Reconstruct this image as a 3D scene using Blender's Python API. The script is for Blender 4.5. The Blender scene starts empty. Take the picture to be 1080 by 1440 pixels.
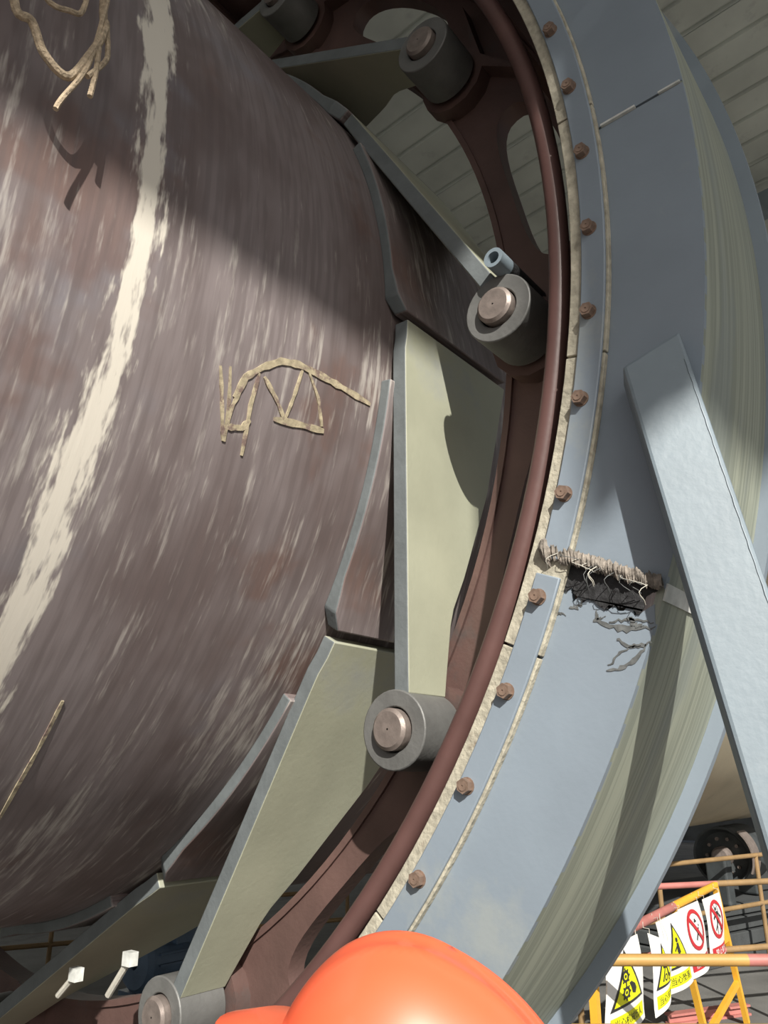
import bpy, bmesh, math, random
from mathutils import Vector, Matrix
random.seed(7)
pi = math.pi; R = math.radians; C = bpy.context.scene.collection; SC = bpy.context.scene
S = 2.7                      # metres per unit: 1 unit = radius of the dust seal opening; kiln axis = world X through the origin
ZF = -1.2222                 # yard floor, units

# ------------------------------------------------------------------ camera
cam_d = bpy.data.cameras.new('camera'); cam = bpy.data.objects.new('camera', cam_d); C.objects.link(cam)
cam_d.sensor_fit = 'VERTICAL'; cam_d.sensor_height = 36.0; cam_d.lens = 1082.03 / 1440 * 36
m = Matrix(((0.624897633, -0.252870528, -0.738619959), (-0.780706698, -0.202404046, -0.591210330), (0, 0.946091485, -0.323899524))).to_4x4()
m.translation = Vector((-0.58455, -1.233916, -0.530700)) * S
cam.matrix_world = m; cam_d.clip_start = 0.02; cam_d.clip_end = 400
SC.camera = cam
# ------------------------------------------------------------------ sky, sun, exposure
W = bpy.data.worlds.new('sky'); SC.world = W; W.use_nodes = True
nt = W.node_tree; bg = nt.nodes['Background']
sk = nt.nodes.new('ShaderNodeTexSky'); sk.sky_type = 'NISHITA'; sk.sun_disc = False
SUN = Vector((-.95, -1.05, .90)).normalized()
sk.sun_elevation = math.asin(SUN.z); sk.sun_rotation = math.atan2(SUN.x, SUN.y); sk.air_density = 1.0; sk.dust_density = 2.0
hs = nt.nodes.new('ShaderNodeHueSaturation'); hs.inputs['Saturation'].default_value = .55; nt.links.new(sk.outputs[0], hs.inputs['Color']); nt.links.new(hs.outputs[0], bg.inputs[0]); bg.inputs[1].default_value = 0.095
sd = bpy.data.lights.new('sun', 'SUN'); sd.energy = 6.6; sd.angle = R(.6); sd.color = (1, .96, .88)
so = bpy.data.objects.new('sun', sd); C.objects.link(so); so.rotation_euler = SUN.to_track_quat('Z', 'Y').to_euler(); so.location = SUN * 30
SC.view_settings.view_transform = 'Standard'; SC.view_settings.look = 'None'; SC.view_settings.gamma = 1; SC.view_settings.use_curve_mapping = False
SC.view_settings.exposure = 0.0

# ------------------------------------------------------------------ helpers
class MB:
    def __init__(s): s.v = []; s.f = []; s.uv = {}; s.mi = {}
    def face(s, idx, mi=0):
        s.f.append(tuple(idx)); s.mi[len(s.f) - 1] = mi
    def box(s, c, d, ax=None, mi=0):     # centre, full sizes, optional 3 axes
        ax = ax or (Vector((1, 0, 0)), Vector((0, 1, 0)), Vector((0, 0, 1))); b = len(s.v); c = Vector(c)
        for i in (-.5, .5):
            for j in (-.5, .5):
                for k in (-.5, .5): s.v.append(c + ax[0] * (i * d[0]) + ax[1] * (j * d[1]) + ax[2] * (k * d[2]))
        for q in ((0, 1, 3, 2), (4, 6, 7, 5), (0, 4, 5, 1), (2, 3, 7, 6), (0, 2, 6, 4), (1, 5, 7, 3)): s.face([b + i for i in q], mi)
        return s
    def beam(s, p, q, w, h, up=(0, 0, 1), mi=0):
        p, q = Vector(p), Vector(q); a = (q - p); L = a.length; a /= L; n = a.cross(Vector(up)).normalized(); u = n.cross(a)
        return s.box((p + q) / 2, (L, w, h), (a, n, u), mi)
    def tube(s, pts, r, n=10, cap=True, mi=0, closed=False):
        pts = [Vector(p) for p in pts]; b = len(s.v); N = len(pts); ref = Vector((.3, .5, .81))
        rr = r if isinstance(r, (list, tuple)) else [r] * N
        for i, p in enumerate(pts):
            a, c = (pts[(i + 1) % N], pts[i - 1]) if closed else (pts[min(i + 1, N - 1)], pts[max(i - 1, 0)])
            t = (a - c).normalized(); x = t.cross(ref).normalized(); y = t.cross(x)
            for k in range(n): s.v.append(p + (x * math.cos(2 * pi * k / n) + y * math.sin(2 * pi * k / n)) * rr[i])
        for i in range(N if closed else N - 1):
            for k in range(n): s.face((b + i * n + k, b + i * n + (k + 1) % n, b + (i + 1) % N * n + (k + 1) % n, b + (i + 1) % N * n + k), mi)
        if cap and not closed: s.face([b + k for k in range(n)][::-1], mi); s.face([b + (N - 1) * n + k for k in range(n)], mi)
        return s
    def rev(s, prof, t0=0, t1=360, n=96, closed=True, axis=None, mi=0):
        # profile of (x, r) swept about the X axis (or about an axis through `axis`=(y,z)); angles from +Y to +Z
        b = len(s.v); full = abs(t1 - t0 - 360) < 1e-6; M = len(prof); oy, oz = axis or (0, 0); nn = n if full else n + 1
        for i in range(nn):
            t = R(t0 + (t1 - t0) * i / n)
            for x, r in prof: s.v.append(Vector((x, oy + r * math.cos(t), oz + r * math.sin(t))))
        for i in range(n):
            for k in range(M if closed else M - 1):
                f = (b + i * M + k, b + i * M + (k + 1) % M, b + (i + 1) % nn * M + (k + 1) % M, b + (i + 1) % nn * M + k)
                u0, u1 = R(t0 + (t1 - t0) * i / n), R(t0 + (t1 - t0) * (i + 1) / n); p, q = prof[k], prof[(k + 1) % M]
                s.uv[len(s.f)] = ((u0, p[0] + p[1]), (u0, q[0] + q[1]), (u1, q[0] + q[1]), (u1, p[0] + p[1]))
                s.face(f, mi)
        if closed and not full: s.face([b + k for k in range(M)], mi); s.face([b + n * M + k for k in range(M)][::-1], mi)
        return s
    def strip(s, L, Rr, th):             # thick ribbon given two edge lists, offset vector list th
        b = len(s.v); N = len(L)
        for i in range(N): s.v += [Vector(L[i]), Vector(Rr[i]), Vector(Rr[i]) + th[i], Vector(L[i]) + th[i]]
        for i in range(N - 1):
            for k in range(4): s.face((b + i * 4 + k, b + i * 4 + (k + 1) % 4, b + i * 4 + 4 + (k + 1) % 4, b + i * 4 + 4 + k))
        s.face((b, b + 1, b + 2, b + 3)); e = b + (N - 1) * 4; s.face((e + 3, e + 2, e + 1, e)); return s
    def poly(s, pts, th, mi=0):          # polygon extruded by vector
        b = len(s.v); N = len(pts); th = Vector(th); s.v += [Vector(p) for p in pts] + [Vector(p) + th for p in pts]
        s.face(list(range(b, b + N))[::-1], mi); s.face(range(b + N, b + 2 * N), mi)
        for i in range(N): s.face((b + i, b + (i + 1) % N, b + N + (i + 1) % N, b + N + i), mi)
        return s
    def make(s, name, mats, parent=None, smooth=35, sc=S, loc=None, label=None, cat=None, group=None, kind=None, bevel=0):
        me = bpy.data.meshes.new(name); mats = mats if isinstance(mats, (list, tuple)) else [mats]
        o0 = Vector(loc) if loc is not None else Vector((0, 0, 0))
        me.from_pydata([(v - o0) * sc for v in s.v], [], s.f)
        for mm in mats: me.materials.append(mm)
        uvl = me.uv_layers.new(name='UVMap')
        for p in me.polygons:
            p.material_index = s.mi.get(p.index, 0)
            if p.index in s.uv:
                for li, c in zip(p.loop_indices, s.uv[p.index]): uvl.data[li].uv = c
        bm = bmesh.new(); bm.from_mesh(me); bmesh.ops.recalc_face_normals(bm, faces=bm.faces); bm.to_mesh(me); bm.free()
        if smooth:
            me.polygons.foreach_set('use_smooth', [True] * len(me.polygons)); me.set_sharp_from_angle(angle=R(smooth))
        o = bpy.data.objects.new(name, me); C.objects.link(o)
        if parent is not None: o.parent = parent
        o.location = o0 * sc if parent is None else (o0 - Vector(parent.get('_o', (0, 0, 0)))) * sc
        if bevel:
            bv = o.modifiers.new('bevel', 'BEVEL'); bv.width = bevel; bv.segments = 2; bv.limit_method = 'ANGLE'
        return tag(o, label, cat, group, kind)
def tag(o, label=None, cat=None, group=None, kind=None):
    for k, v in (('label', label), ('category', cat), ('group', group), ('kind', kind)):
        if v: o[k] = v
    return o
def thing(name, label, cat, loc=(0, 0, 0), group=None):
    o = bpy.data.objects.new(name, None); C.objects.link(o); o.location = Vector(loc) * S; o['_o'] = tuple(loc); o.empty_display_size = .1
    return tag(o, label, cat, group)
def structure(o): o['kind'] = 'structure'; return o
def clone(o, parent, rx=None):
    c = o.copy(); C.objects.link(c); c.parent = parent
    if rx is not None: c.rotation_euler.x = rx
    for ch in list(o.children): clone(ch, c)
    return c
def cyl(t, r, x): return Vector((x, r * math.cos(R(t)), r * math.sin(R(t))))
# ------------------------------------------------------------------ materials
def mat(name, col, rough=.6, metal=0, var=.15, scale=8, bump=.15, spot=None, spot_amt=.5, spot_scale=3, coat=0, bscale=60):
    mt = bpy.data.materials.new(name); mt.use_nodes = True; n = mt.node_tree.nodes; l = mt.node_tree.links; b = n['Principled BSDF']
    tc = n.new('ShaderNodeTexCoord')
    nz = n.new('ShaderNodeTexNoise'); nz.inputs['Scale'].default_value = scale; nz.inputs['Detail'].default_value = 6; l.new(tc.outputs['Object'], nz.inputs['Vector'])
    rp = n.new('ShaderNodeValToRGB'); rp.color_ramp.elements[0].position = .3; rp.color_ramp.elements[1].position = .7
    rp.color_ramp.elements[0].color = [c * (1 - var) for c in col] + [1]; rp.color_ramp.elements[1].color = [min(1, c * (1 + var)) for c in col] + [1]
    l.new(nz.outputs[0], rp.inputs[0]); out = rp.outputs[0]
    if spot:
        n2 = n.new('ShaderNodeTexNoise'); n2.inputs['Scale'].default_value = spot_scale; n2.inputs['Detail'].default_value = 8; n2.inputs['Roughness'].default_value = .65; l.new(tc.outputs['Object'], n2.inputs['Vector'])
        r2 = n.new('ShaderNodeValToRGB'); r2.color_ramp.elements[0].position = 1 - spot_amt; r2.color_ramp.elements[1].position = min(1, 1.1 - spot_amt); l.new(n2.outputs[0], r2.inputs[0])
        mx = n.new('ShaderNodeMixRGB'); l.new(r2.outputs[0], mx.inputs[0]); l.new(out, mx.inputs[1]); mx.inputs[2].default_value = list(spot) + [1]; out = mx.outputs[0]
    l.new(out, b.inputs['Base Color']); b.inputs['Roughness'].default_value = rough; b.inputs['Metallic'].default_value = metal
    if coat: b.inputs['Coat Weight'].default_value = coat; b.inputs['Coat Roughness'].default_value = .08
    if bump:
        n3 = n.new('ShaderNodeTexNoise'); n3.inputs['Scale'].default_value = bscale; n3.inputs['Detail'].default_value = 4; l.new(tc.outputs['Object'], n3.inputs['Vector'])
        bp = n.new('ShaderNodeBump'); bp.inputs['Strength'].default_value = bump; bp.inputs['Distance'].default_value = .01; l.new(n3.outputs[0], bp.inputs['Height']); l.new(bp.outputs[0], b.inputs['Normal'])
    return mt
class NG:                    # tiny node-graph helper
    def __init__(s, name):
        s.m = bpy.data.materials.new(name); s.m.use_nodes = True; s.n = s.m.node_tree.nodes; s.l = s.m.node_tree.links; s.b = s.n['Principled BSDF']
        s.uvn = s.n.new('ShaderNodeTexCoord').outputs['UV']
    def noise(s, su, sv, off=0, detail=4, rough=.6):
        mp = s.n.new('ShaderNodeMapping'); mp.inputs['Scale'].default_value = (su, sv, 1); mp.inputs['Location'].default_value = (off, off * 1.7, off)
        s.l.new(s.uvn, mp.inputs[0]); z = s.n.new('ShaderNodeTexNoise'); z.inputs['Scale'].default_value = 1; z.inputs['Detail'].default_value = detail; z.inputs['Roughness'].default_value = rough
        s.l.new(mp.outputs[0], z.inputs['Vector']); return z.outputs[0]
    def put(s, sock, v):
        if isinstance(v, (int, float)): sock.default_value = v
        else: s.l.new(v, sock)
    def math(s, op, a, b=0, c=0):
        q = s.n.new('ShaderNodeMath'); q.operation = op
        for i, v in enumerate((a, b, c)): s.put(q.inputs[i], v)
        return q.outputs[0]
    def step(s, x, a, b):
        q = s.n.new('ShaderNodeMapRange'); q.interpolation_type = 'SMOOTHSTEP'; s.put(q.inputs[0], x); q.inputs[1].default_value = a; q.inputs[2].default_value = b; return q.outputs[0]
    def mix(s, f, a, b):
        q = s.n.new('ShaderNodeMixRGB'); s.put(q.inputs[0], f)
        for i, v in ((1, a), (2, b)):
            if isinstance(v, tuple): q.inputs[i].default_value = v + (1,)
            else: s.l.new(v, q.inputs[i])
        return q.outputs[0]
def shell_material(name='kiln_shell_streaked_rust', band=True):
    g = NG(name); sep = g.n.new('ShaderNodeSeparateXYZ'); g.l.new(g.uvn, sep.inputs[0]); u, v = sep.outputs[0], sep.outputs[1]
    x = g.math('SUBTRACT', v, .7325)          # axial position
    low = g.noise(2.2, 5, 3.1); low2 = g.noise(3.5, 4, 9.4); s1 = g.noise(5, 90, 1.3, 3); s2 = g.noise(13, 230, 5.2, 3); s3 = g.noise(7, 130, 8.8, 2); s4 = g.noise(22, 120, 2.7, 3)
    base = g.mix(g.step(low, .38, .62), (.145, .112, .108), (.235, .20, .20))
    base = g.mix(g.math('MULTIPLY', g.step(low2, .54, .68), .6), base, (.215, .215, .245))
    base = g.mix(g.math('MULTIPLY', g.step(g.noise(4, 6, 14.2), .56, .66), .6), base, (.165, .098, .08))
    base = g.mix(g.math('MULTIPLY', g.step(s3, .4, .65), .4), base, (.115, .092, .09))
    fl = g.math('ADD', g.math('MULTIPLY', s1, .4), g.math('MULTIPLY', s2, .35)); fl = g.math('ADD', fl, g.math('MULTIPLY', s4, .25))
    fl = g.math('ADD', fl, g.math('MULTIPLY', g.math('SUBTRACT', g.noise(3, 7, 21.5), .5), .45))
    if band:
        for x0, wx, t0, wt, k in ((.03, .035, 190, 5, .14), (-.52, .12, 192, 9, .12), (.0, .07, 216, 7, .10), (-.15, .16, 170, 9, -.10), (-.40, .05, 185, 14, .05)):
            q = g.math('ADD', g.math('POWER', g.math('DIVIDE', g.math('SUBTRACT', x, x0), wx), 2), g.math('POWER', g.math('DIVIDE', g.math('SUBTRACT', u, R(t0)), R(wt)), 2))
            fl = g.math('ADD', fl, g.math('MULTIPLY', g.math('POWER', 2.718, g.math('MULTIPLY', q, -1)), k))
    base = g.mix(g.math('MULTIPLY', g.step(fl, .53, .70), .70), base, (.52, .48, .44))
    if band:
        d = g.math('ABSOLUTE', g.math('ADD', g.math('ADD', x, .287), g.math('MULTIPLY', g.math('SUBTRACT', g.noise(4, 3, 2.2), .5), .03)))
        f2 = g.math('ADD', g.math('ADD', g.math('MULTIPLY', s4, .5), g.math('MULTIPLY', s1, .5)), g.math('MULTIPLY', g.math('SUBTRACT', g.noise(5, 9, 31), .5), .5))
        bd = g.step(g.math('ADD', g.math('MULTIPLY', d, -13), f2), .24, .38)
        base = g.mix(g.math('MULTIPLY', bd, .92), base, (.74, .69, .60))
    g.l.new(base, g.b.inputs['Base Color']); g.b.inputs['Roughness'].default_value = .55; g.b.inputs['Specular IOR Level'].default_value = .3
    bp = g.n.new('ShaderNodeBump'); bp.inputs['Strength'].default_value = .1; bp.inputs['Distance'].default_value = .01; g.l.new(fl, bp.inputs['Height']); g.l.new(bp.outputs[0], g.b.inputs['Normal'])
    return g.m
def drum_material():
    g = NG('dusty_brushed_drum'); s1 = g.noise(3, 160, 1.3, 3); low = g.noise(3, 9, 4)
    base = g.mix(g.step(s1, .4, .62), (.24, .26, .21), (.34, .36, .29)); base = g.mix(g.math('MULTIPLY', g.step(low, .5, .65), .5), base, (.22, .25, .25))
    g.l.new(base, g.b.inputs['Base Color']); g.b.inputs['Roughness'].default_value = .5; return g.m
SHELL = shell_material(); ROOT = shell_material('worn_plate_root', False); DRUM = drum_material()
BLUE = mat('blue_grey_paint', (.235, .28, .33), .45, var=.08, scale=3, bump=.05, spot=(.29, .32, .33), spot_amt=.42, spot_scale=2)
BEAM = mat('pale_blue_grey_beam_paint', (.19, .235, .27), .5, var=.08, scale=5, bump=.08, spot=(.22, .26, .29), spot_amt=.4, spot_scale=4)
FELT = mat('cream_felt', (.42, .39, .31), .95, var=.25, scale=40, bump=.5, spot=(.3, .26, .2), spot_amt=.4, spot_scale=25)
BOLT = mat('rusty_bolt', (.24, .165, .125), .6, .3, var=.25, scale=60)
PLATE = mat('olive_cream_plate_paint', (.36, .365, .275), .55, var=.1, scale=4, bump=.08, spot=(.33, .34, .30), spot_amt=.45, spot_scale=2)
GEAR = mat('red_brown_oxide_paint', (.115, .066, .057), .6, var=.2, scale=5, spot=(.09, .07, .065), spot_amt=.42)
TUBE = mat('red_brown_smooth_tube', (.12, .062, .056), .42, var=.15, scale=6, bump=.05)
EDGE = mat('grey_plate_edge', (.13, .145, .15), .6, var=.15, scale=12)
EYE = mat('dull_grey_steel_eye', (.15, .15, .145), .5, .2, var=.15, scale=12)
PIN = mat('steel_pin_rust', (.24, .20, .18), .5, .4, var=.2, scale=30)
DARK = mat('dark_machine_steel', (.045, .052, .055), .6, var=.3, scale=6, spot=(.08, .085, .085), spot_amt=.4)
SEAL = mat('torn_sealant', (.24, .21, .18), .95, var=.45, scale=60, bump=.8, spot=(.06, .055, .05), spot_amt=.45, spot_scale=30)
BLACK = mat('rough_black', (.02, .02, .022), .75, var=.4, scale=50, bump=.6)
SMEAR = mat('grey_tar_smear', (.11, .115, .115), .8, var=.4, scale=60, bump=.2)
CHALK = mat('cream_chalk', (.40, .34, .23), .95, var=.3, scale=40, bump=.3, spot=(.2, .14, .12), spot_amt=.5, spot_scale=22)
ROPE = mat('tan_rope', (.42, .33, .23), .95, var=.3, scale=80, bump=.6, bscale=150)
FOIL = mat('white_bead', (.62, .63, .6), .5, var=.2, scale=30)
ROOFM = mat('galvanised_roof_sheet', (.60, .63, .59), .5, .1, var=.12, scale=2, bump=.04, spot=(.5, .52, .5), spot_amt=.42)
TAN = mat('tan_shell_paint', (.42, .37, .27), .6, var=.12, scale=2, bump=.05, spot=(.25, .2, .14), spot_amt=.35, spot_scale=1.2)
CONC = mat('yard_concrete', (.15, .148, .14), .9, var=.25, scale=2, bump=.3, spot=(.10, .098, .094), spot_amt=.45, spot_scale=1)
PIER = mat('dark_pier_concrete', (.055, .06, .062), .9, var=.25, scale=2, bump=.3, spot=(.035, .037, .038), spot_amt=.45, spot_scale=1)
YEL = mat('yellow_pipe_paint', (.46, .27, .08), .5, var=.12, scale=6, bump=.05, spot=(.40, .22, .07), spot_amt=.4)
BYEL = mat('bright_yellow_paint', (.80, .42, .04), .45, var=.08, scale=6, bump=.04)
RED = mat('faded_red_pipe_paint', (.42, .16, .14), .5, var=.15, scale=6, bump=.05)
HELM = mat('orange_red_helmet_plastic', (.92, .14, .055), .42, var=.03, scale=5, bump=0, coat=.5); HELM.node_tree.nodes['Principled BSDF'].inputs['Specular IOR Level'].default_value = .9
WHITE = mat('white_banner_sheet', (.82, .82, .80), .55, var=.03, scale=5, bump=.05)
SYEL = mat('sign_yellow', (.86, .86, .01), .5, var=.02, bump=0); SBLK = mat('sign_black', (.03, .03, .03), .5, var=.02, bump=0); SRED = mat('sign_red', (.55, .03, .04), .5, var=.05, bump=0)
BLUEM = mat('blue_motor_paint', (.10, .15, .22), .45, var=.15, scale=6); CREAM = mat('pale_pipe_paint', (.5, .48, .42), .6, var=.15)
SKIN = mat('skin', (.45, .25, .17), .5, var=.06, scale=20, bump=.05); CLOTH = mat('navy_work_cloth', (.035, .05, .09), .9, var=.2, scale=20, bump=.3); HAIR = mat('black_hair', (.012, .01, .01), .6, var=.3, scale=60, bump=.5)

# ------------------------------------------------------------------ the setting
fb = MB(); fb.box((3, 1, ZF - .05), (34, 34, .1)); structure(fb.make('floor', CONC, smooth=0))
PALE = mat('pale_dusty_render', (.42, .42, .39), .9, var=.12, scale=1, bump=.1, spot=(.3, .3, .28), spot_amt=.42, spot_scale=.6)
wb = MB(); wb.box((8.6, 1, 1.2), (.1, 16, 4.8))
for k in range(13): wb.box((8.53, -6.4 + 1.2 * k, 1.2), (.06, .12, 4.8))
structure(wb.make('wall_back', PIER, smooth=0))
wb = MB(); wb.box((1.5, 7.6, .6), (14.2, .1, 3.7))
for k in range(12): wb.box((-5 + 1.15 * k, 7.53, .6), (.12, .05, 3.7))
structure(wb.make('wall_left', PALE, smooth=0))
ceil = thing('ceiling', None, None, (0, 0, 0)); structure(ceil)
def roof_z(y): return 1.92 - .10 * (y + 3)
def roof_sheet():                       # one trapezoidal sheet, width .36 in x, ribs along y
    b = MB(); w = .36; prof = []
    for k in range(3):
        x = k * .12; prof += [(x, 0), (x + .100, 0), (x + .105, .012), (x + .115, .012)]
    prof.append((w, 0)); n = len(prof); y0, y1 = -3.05, 4.2
    for j in range(2):
        y = (y0, y1)[j]
        for dz in (0, .003):
            for x, z in prof: b.v.append(Vector((x, y, roof_z(y) + z + dz)))
    for k in range(n - 1):
        b.face((k, k + 1, 2 * n + k + 1, 2 * n + k)); b.face((n + k, 3 * n + k, 3 * n + k + 1, n + k + 1))
        b.face((k, n + k, n + k + 1, k + 1)); b.face((2 * n + k, 2 * n + k + 1, 3 * n + k + 1, 3 * n + k))
    return b
sheet0 = roof_sheet().make('roof_sheet', ROOFM, ceil, smooth=0)
NX0 = -8
for k in range(NX0, 16):
    o = sheet0 if k == NX0 else sheet0.copy()
    if k != NX0: C.objects.link(o)
    o.parent = ceil; o.location = Vector((k * .362, 0, (k % 2) * .0008)) * S
for k, y in enumerate((-2.9, -1.75, -.6, .55, 1.7, 2.85, 4.0)):
    b = MB(); z = roof_z(y) - .03; b.beam((-2.95, y, z), (5.8, y, z), .035, .056); b.make('purlin', DARK, ceil, smooth=0)
for x in (-2.8, 2.3, 5.6):
    b = MB(); b.beam((x, -3, roof_z(-3) - .10), (x, 4.1, roof_z(4.1) - .10), .06, .09); b.make('rafter', BEAM, ceil, smooth=0)
for x, y in ((-2.8, 4.05), (2.3, 4.05), (5.6, 4.05), (5.6, -2.95), (-2.8, -2.95)):
    b = MB(); z1 = roof_z(y) - .14
    for dx in (-.045, .045): b.beam((x + dx, y, ZF), (x + dx, y, z1), .012, .09, (1, 0, 0))
    b.beam((x, y, ZF), (x, y, z1), .09, .012, (1, 0, 0)); b.make('roof_column', BEAM, ceil, smooth=0)
for k in range(3):                      # unseen sheets added below the front eave to shade the upper cover
    b = MB(); b.box((-1.865 + .25 * k + .123, -3.04, 1.6725), (.246, .006, .495))
    for q in range(5): b.box((-1.865 + .25 * k + .02 + q * .05, -3.047, 1.6725), (.014, .01, .495))
    b.make('added_shade_sheet', ROOFM, ceil, smooth=0)

# ------------------------------------------------------------------ rotary kiln
kiln = thing('rotary_kiln', 'huge rust-brown rotary kiln drum streaked white, carried through the blue-grey gear cover', 'kiln', (0, 0, 0))
rs = .7325
MB().rev([(-5, rs), (-2.5, rs), (-1, rs), (-.5, rs), (0, rs), (.5, rs), (1.2, rs), (1.2, rs - .03), (-5, rs - .03)], 0, 360, 256).make('shell', SHELL, kiln, label='rust brown shell with a flaking white band and streaks')
MB().rev([(1.2, rs), (2, rs), (6, rs), (6, rs - .03), (1.2, rs - .03)], 0, 360, 160).make('far_shell', TAN, kiln, label='tan painted far length of the shell')
MB().rev([(1.19, rs), (1.195, rs + .004), (1.205, rs + .004), (1.21, rs)], 0, 360, 160, closed=False).make('weld_bead', TAN, kiln)
# oxide-painted gear web with oval openings between the pins
def gear_web():
    b = MB(); N = 32; r0, r1 = .845, .985; x0, x1 = .145, .172
    for k in range(12):
        tc = 183 + 15 + 30 * k; rc = .918; hw, hh = 8.2, .040
        for x in (x0, x1):
            for i in range(N):
                a = 2 * pi * i / N; c, s_ = math.cos(a), math.sin(a)
                sq = 1 / max(abs(c), abs(s_)); b.v.append(cyl(tc + 15 * c * sq, min(max(rc + (r1 - rc if s_ > 0 else rc - r0) * s_ * sq, r0), r1), x))
            for i in range(N):
                a = 2 * pi * i / N; e = .8; c, s_ = math.cos(a), math.sin(a); b.v.append(cyl(tc + hw * math.copysign(abs(c) ** e, c), rc + hh * math.copysign(abs(s_) ** e, s_), x))
        o = len(b.v) - 4 * N
        for i in range(N):
            j = (i + 1) % N
            b.face((o + i, o + j, o + N + j, o + N + i)); b.face((o + 2 * N + i, o + 3 * N + i, o + 3 * N + j, o + 2 * N + j))
            b.face((o + N + i, o + N + j, o + 3 * N + j, o + 3 * N + i))
    b.rev([(x0 - .004, r0 - .002), (x1 + .004, r0 - .002), (x1 + .004, r0 + .006), (x0 - .004, r0 + .006)], 0, 360, 180)
    b.rev([(.075, .985), (.19, .985), (.19, 1.01), (.075, 1.01)], 0, 360, 180)
    return b
gear = gear_web().make('girth_gear', GEAR, kiln, smooth=30, label='red-brown girth gear ring with oval openings')
lug = MB(); 
for i, (a0) in enumerate((0,)):
    pts = []
    ct = 213.4; rc = .884; cy = rc * math.cos(R(ct)); cz = rc * math.sin(R(ct))
    for k in range(13):
        a = R(k * 27.7); pts.append(Vector((.122, cy + .05 * math.cos(a), cz + .05 * math.sin(a))))
    pts += [cyl(ct + 6, .965, .122), cyl(ct - 6, .965, .122)]
    # keep the outline convex about the pin
    c0 = Vector((.122, cy * 1.05, cz * 1.05)); pts.sort(key=lambda p: math.atan2(p.z - c0.z, p.y - c0.y)); lug.poly(pts, (.024, 0, 0))
lug0 = lug.make('pin_lug', GEAR, gear, smooth=30)
for k in range(1, 12):
    c = lug0.copy(); C.objects.link(c); c.parent = gear; c.rotation_euler.x = R(30 * k)
MB().rev([(.02 + .011 * math.cos(2 * pi * k / 14), .9725 + .0105 * math.sin(2 * pi * k / 14)) for k in range(14)], 0, 360, 220).make('seal_tube', TUBE, kiln, label='smooth red-brown tube just inside the felt seal')
for k in range(12):
    if k == 0:
        br0 = MB().box((.085, -.975 * math.cos(R(15)), -.975 * math.sin(R(15))), (.13, .012, .02)).make('tube_stay', GEAR, kiln, smooth=0)
    else:
        c = br0.copy(); C.objects.link(c); c.rotation_euler.x = R(30 * k)
# spring plates: tangent to the shell, each ending in a rolled eye round a pin of the gear
def plate_far(s): 
    tab = [(-.3, .20), (-.12, .27), (0, .29), (.19, .225), (.31, .165), (.36, .135), (.45, .118)]
    for (a, va), (b_, vb) in zip(tab, tab[1:]):
        if s <= b_: return va + (vb - va) * max(0, (s - a) / (b_ - a))
    return tab[-1][1]
no, ni = .7565, .7375
def section(sv):
    if sv < 0:
        t = 180 + math.degrees(sv / .75); o, i_ = cyl(t, no - .010 * min(1, -sv / .06), 0), cyl(t, ni - .006, 0)
    else: o, i_ = Vector((0, -no, -sv)), Vector((0, -ni, -sv))
    return o, i_
def plate_part(svs, near):
    b = MB(); n = len(svs)
    for sv in svs:
        o, i_ = section(sv); x0, x1 = near(sv), plate_far(sv)
        for p, x in ((o, x0), (o, x1), (i_, x1), (i_, x0)): b.v.append(Vector((x, p.y, p.z)))
    for i in range(n - 1):
        for k in range(4):
            ia = (i * 4 + k, i * 4 + (k + 1) % 4, i * 4 + 4 + (k + 1) % 4, i * 4 + 4 + k)
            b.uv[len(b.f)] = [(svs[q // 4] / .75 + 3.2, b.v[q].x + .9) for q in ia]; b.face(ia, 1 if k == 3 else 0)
    b.face((0, 1, 2, 3)); b.face([4 * (n - 1) + k for k in (3, 2, 1, 0)]); return b
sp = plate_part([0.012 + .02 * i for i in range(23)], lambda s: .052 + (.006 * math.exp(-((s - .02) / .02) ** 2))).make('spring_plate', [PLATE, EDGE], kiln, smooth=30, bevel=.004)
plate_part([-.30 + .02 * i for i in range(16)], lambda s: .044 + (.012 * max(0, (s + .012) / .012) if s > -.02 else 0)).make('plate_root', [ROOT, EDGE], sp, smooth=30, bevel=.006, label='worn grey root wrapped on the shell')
EY = (-.738, -.487)
MB().rev([(.05, .040), (.116, .040), (.116, .0225), (.05, .0225)], 0, 360, 36, axis=EY).make('rolled_eye', EYE, sp, smooth=30, bevel=.004)
MB().rev([(.040, .001), (.040, .0175), (.043, .021), (.145, .021), (.145, .001)], 0, 360, 28, closed=False, axis=EY).make('pin', PIN, sp, smooth=30, label='rusty round pin in the rolled eye')
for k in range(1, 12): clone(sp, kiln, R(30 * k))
b = MB().rev([(.03, .0115), (.055, .0115), (.055, .007), (.03, .007)], 0, 360, 24, axis=(-.892, -.004)); b.rev([(.052, .0001), (.054, .0115), (.13, .0115), (.13, .0001)], 0, 360, 24, closed=False, axis=(-.892, -.004), mi=1)
b.make('grease_tube', [BEAM, BLACK], kiln, smooth=30, label='short grey tube with a dark bore')
for (y0, z0), (y1, z1) in (((-.3482, -.7371), (-.3081, -.7813)), ((-.2374, -.7683), (-.1991, -.7974))):
    b = MB(); a_, c_ = Vector((.038, y0, z0)), Vector((.040, y1, z1)); b.tube([a_, c_], .0042, 8); b.box(a_, (.012, .015, .015), mi=1); b.make('sunlit_end_stud', [CREAM, FOIL], kiln, smooth=30, label='pale stud with its sunlit end painted as a white square')  # white box paints the sunlit end of each rod
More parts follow.
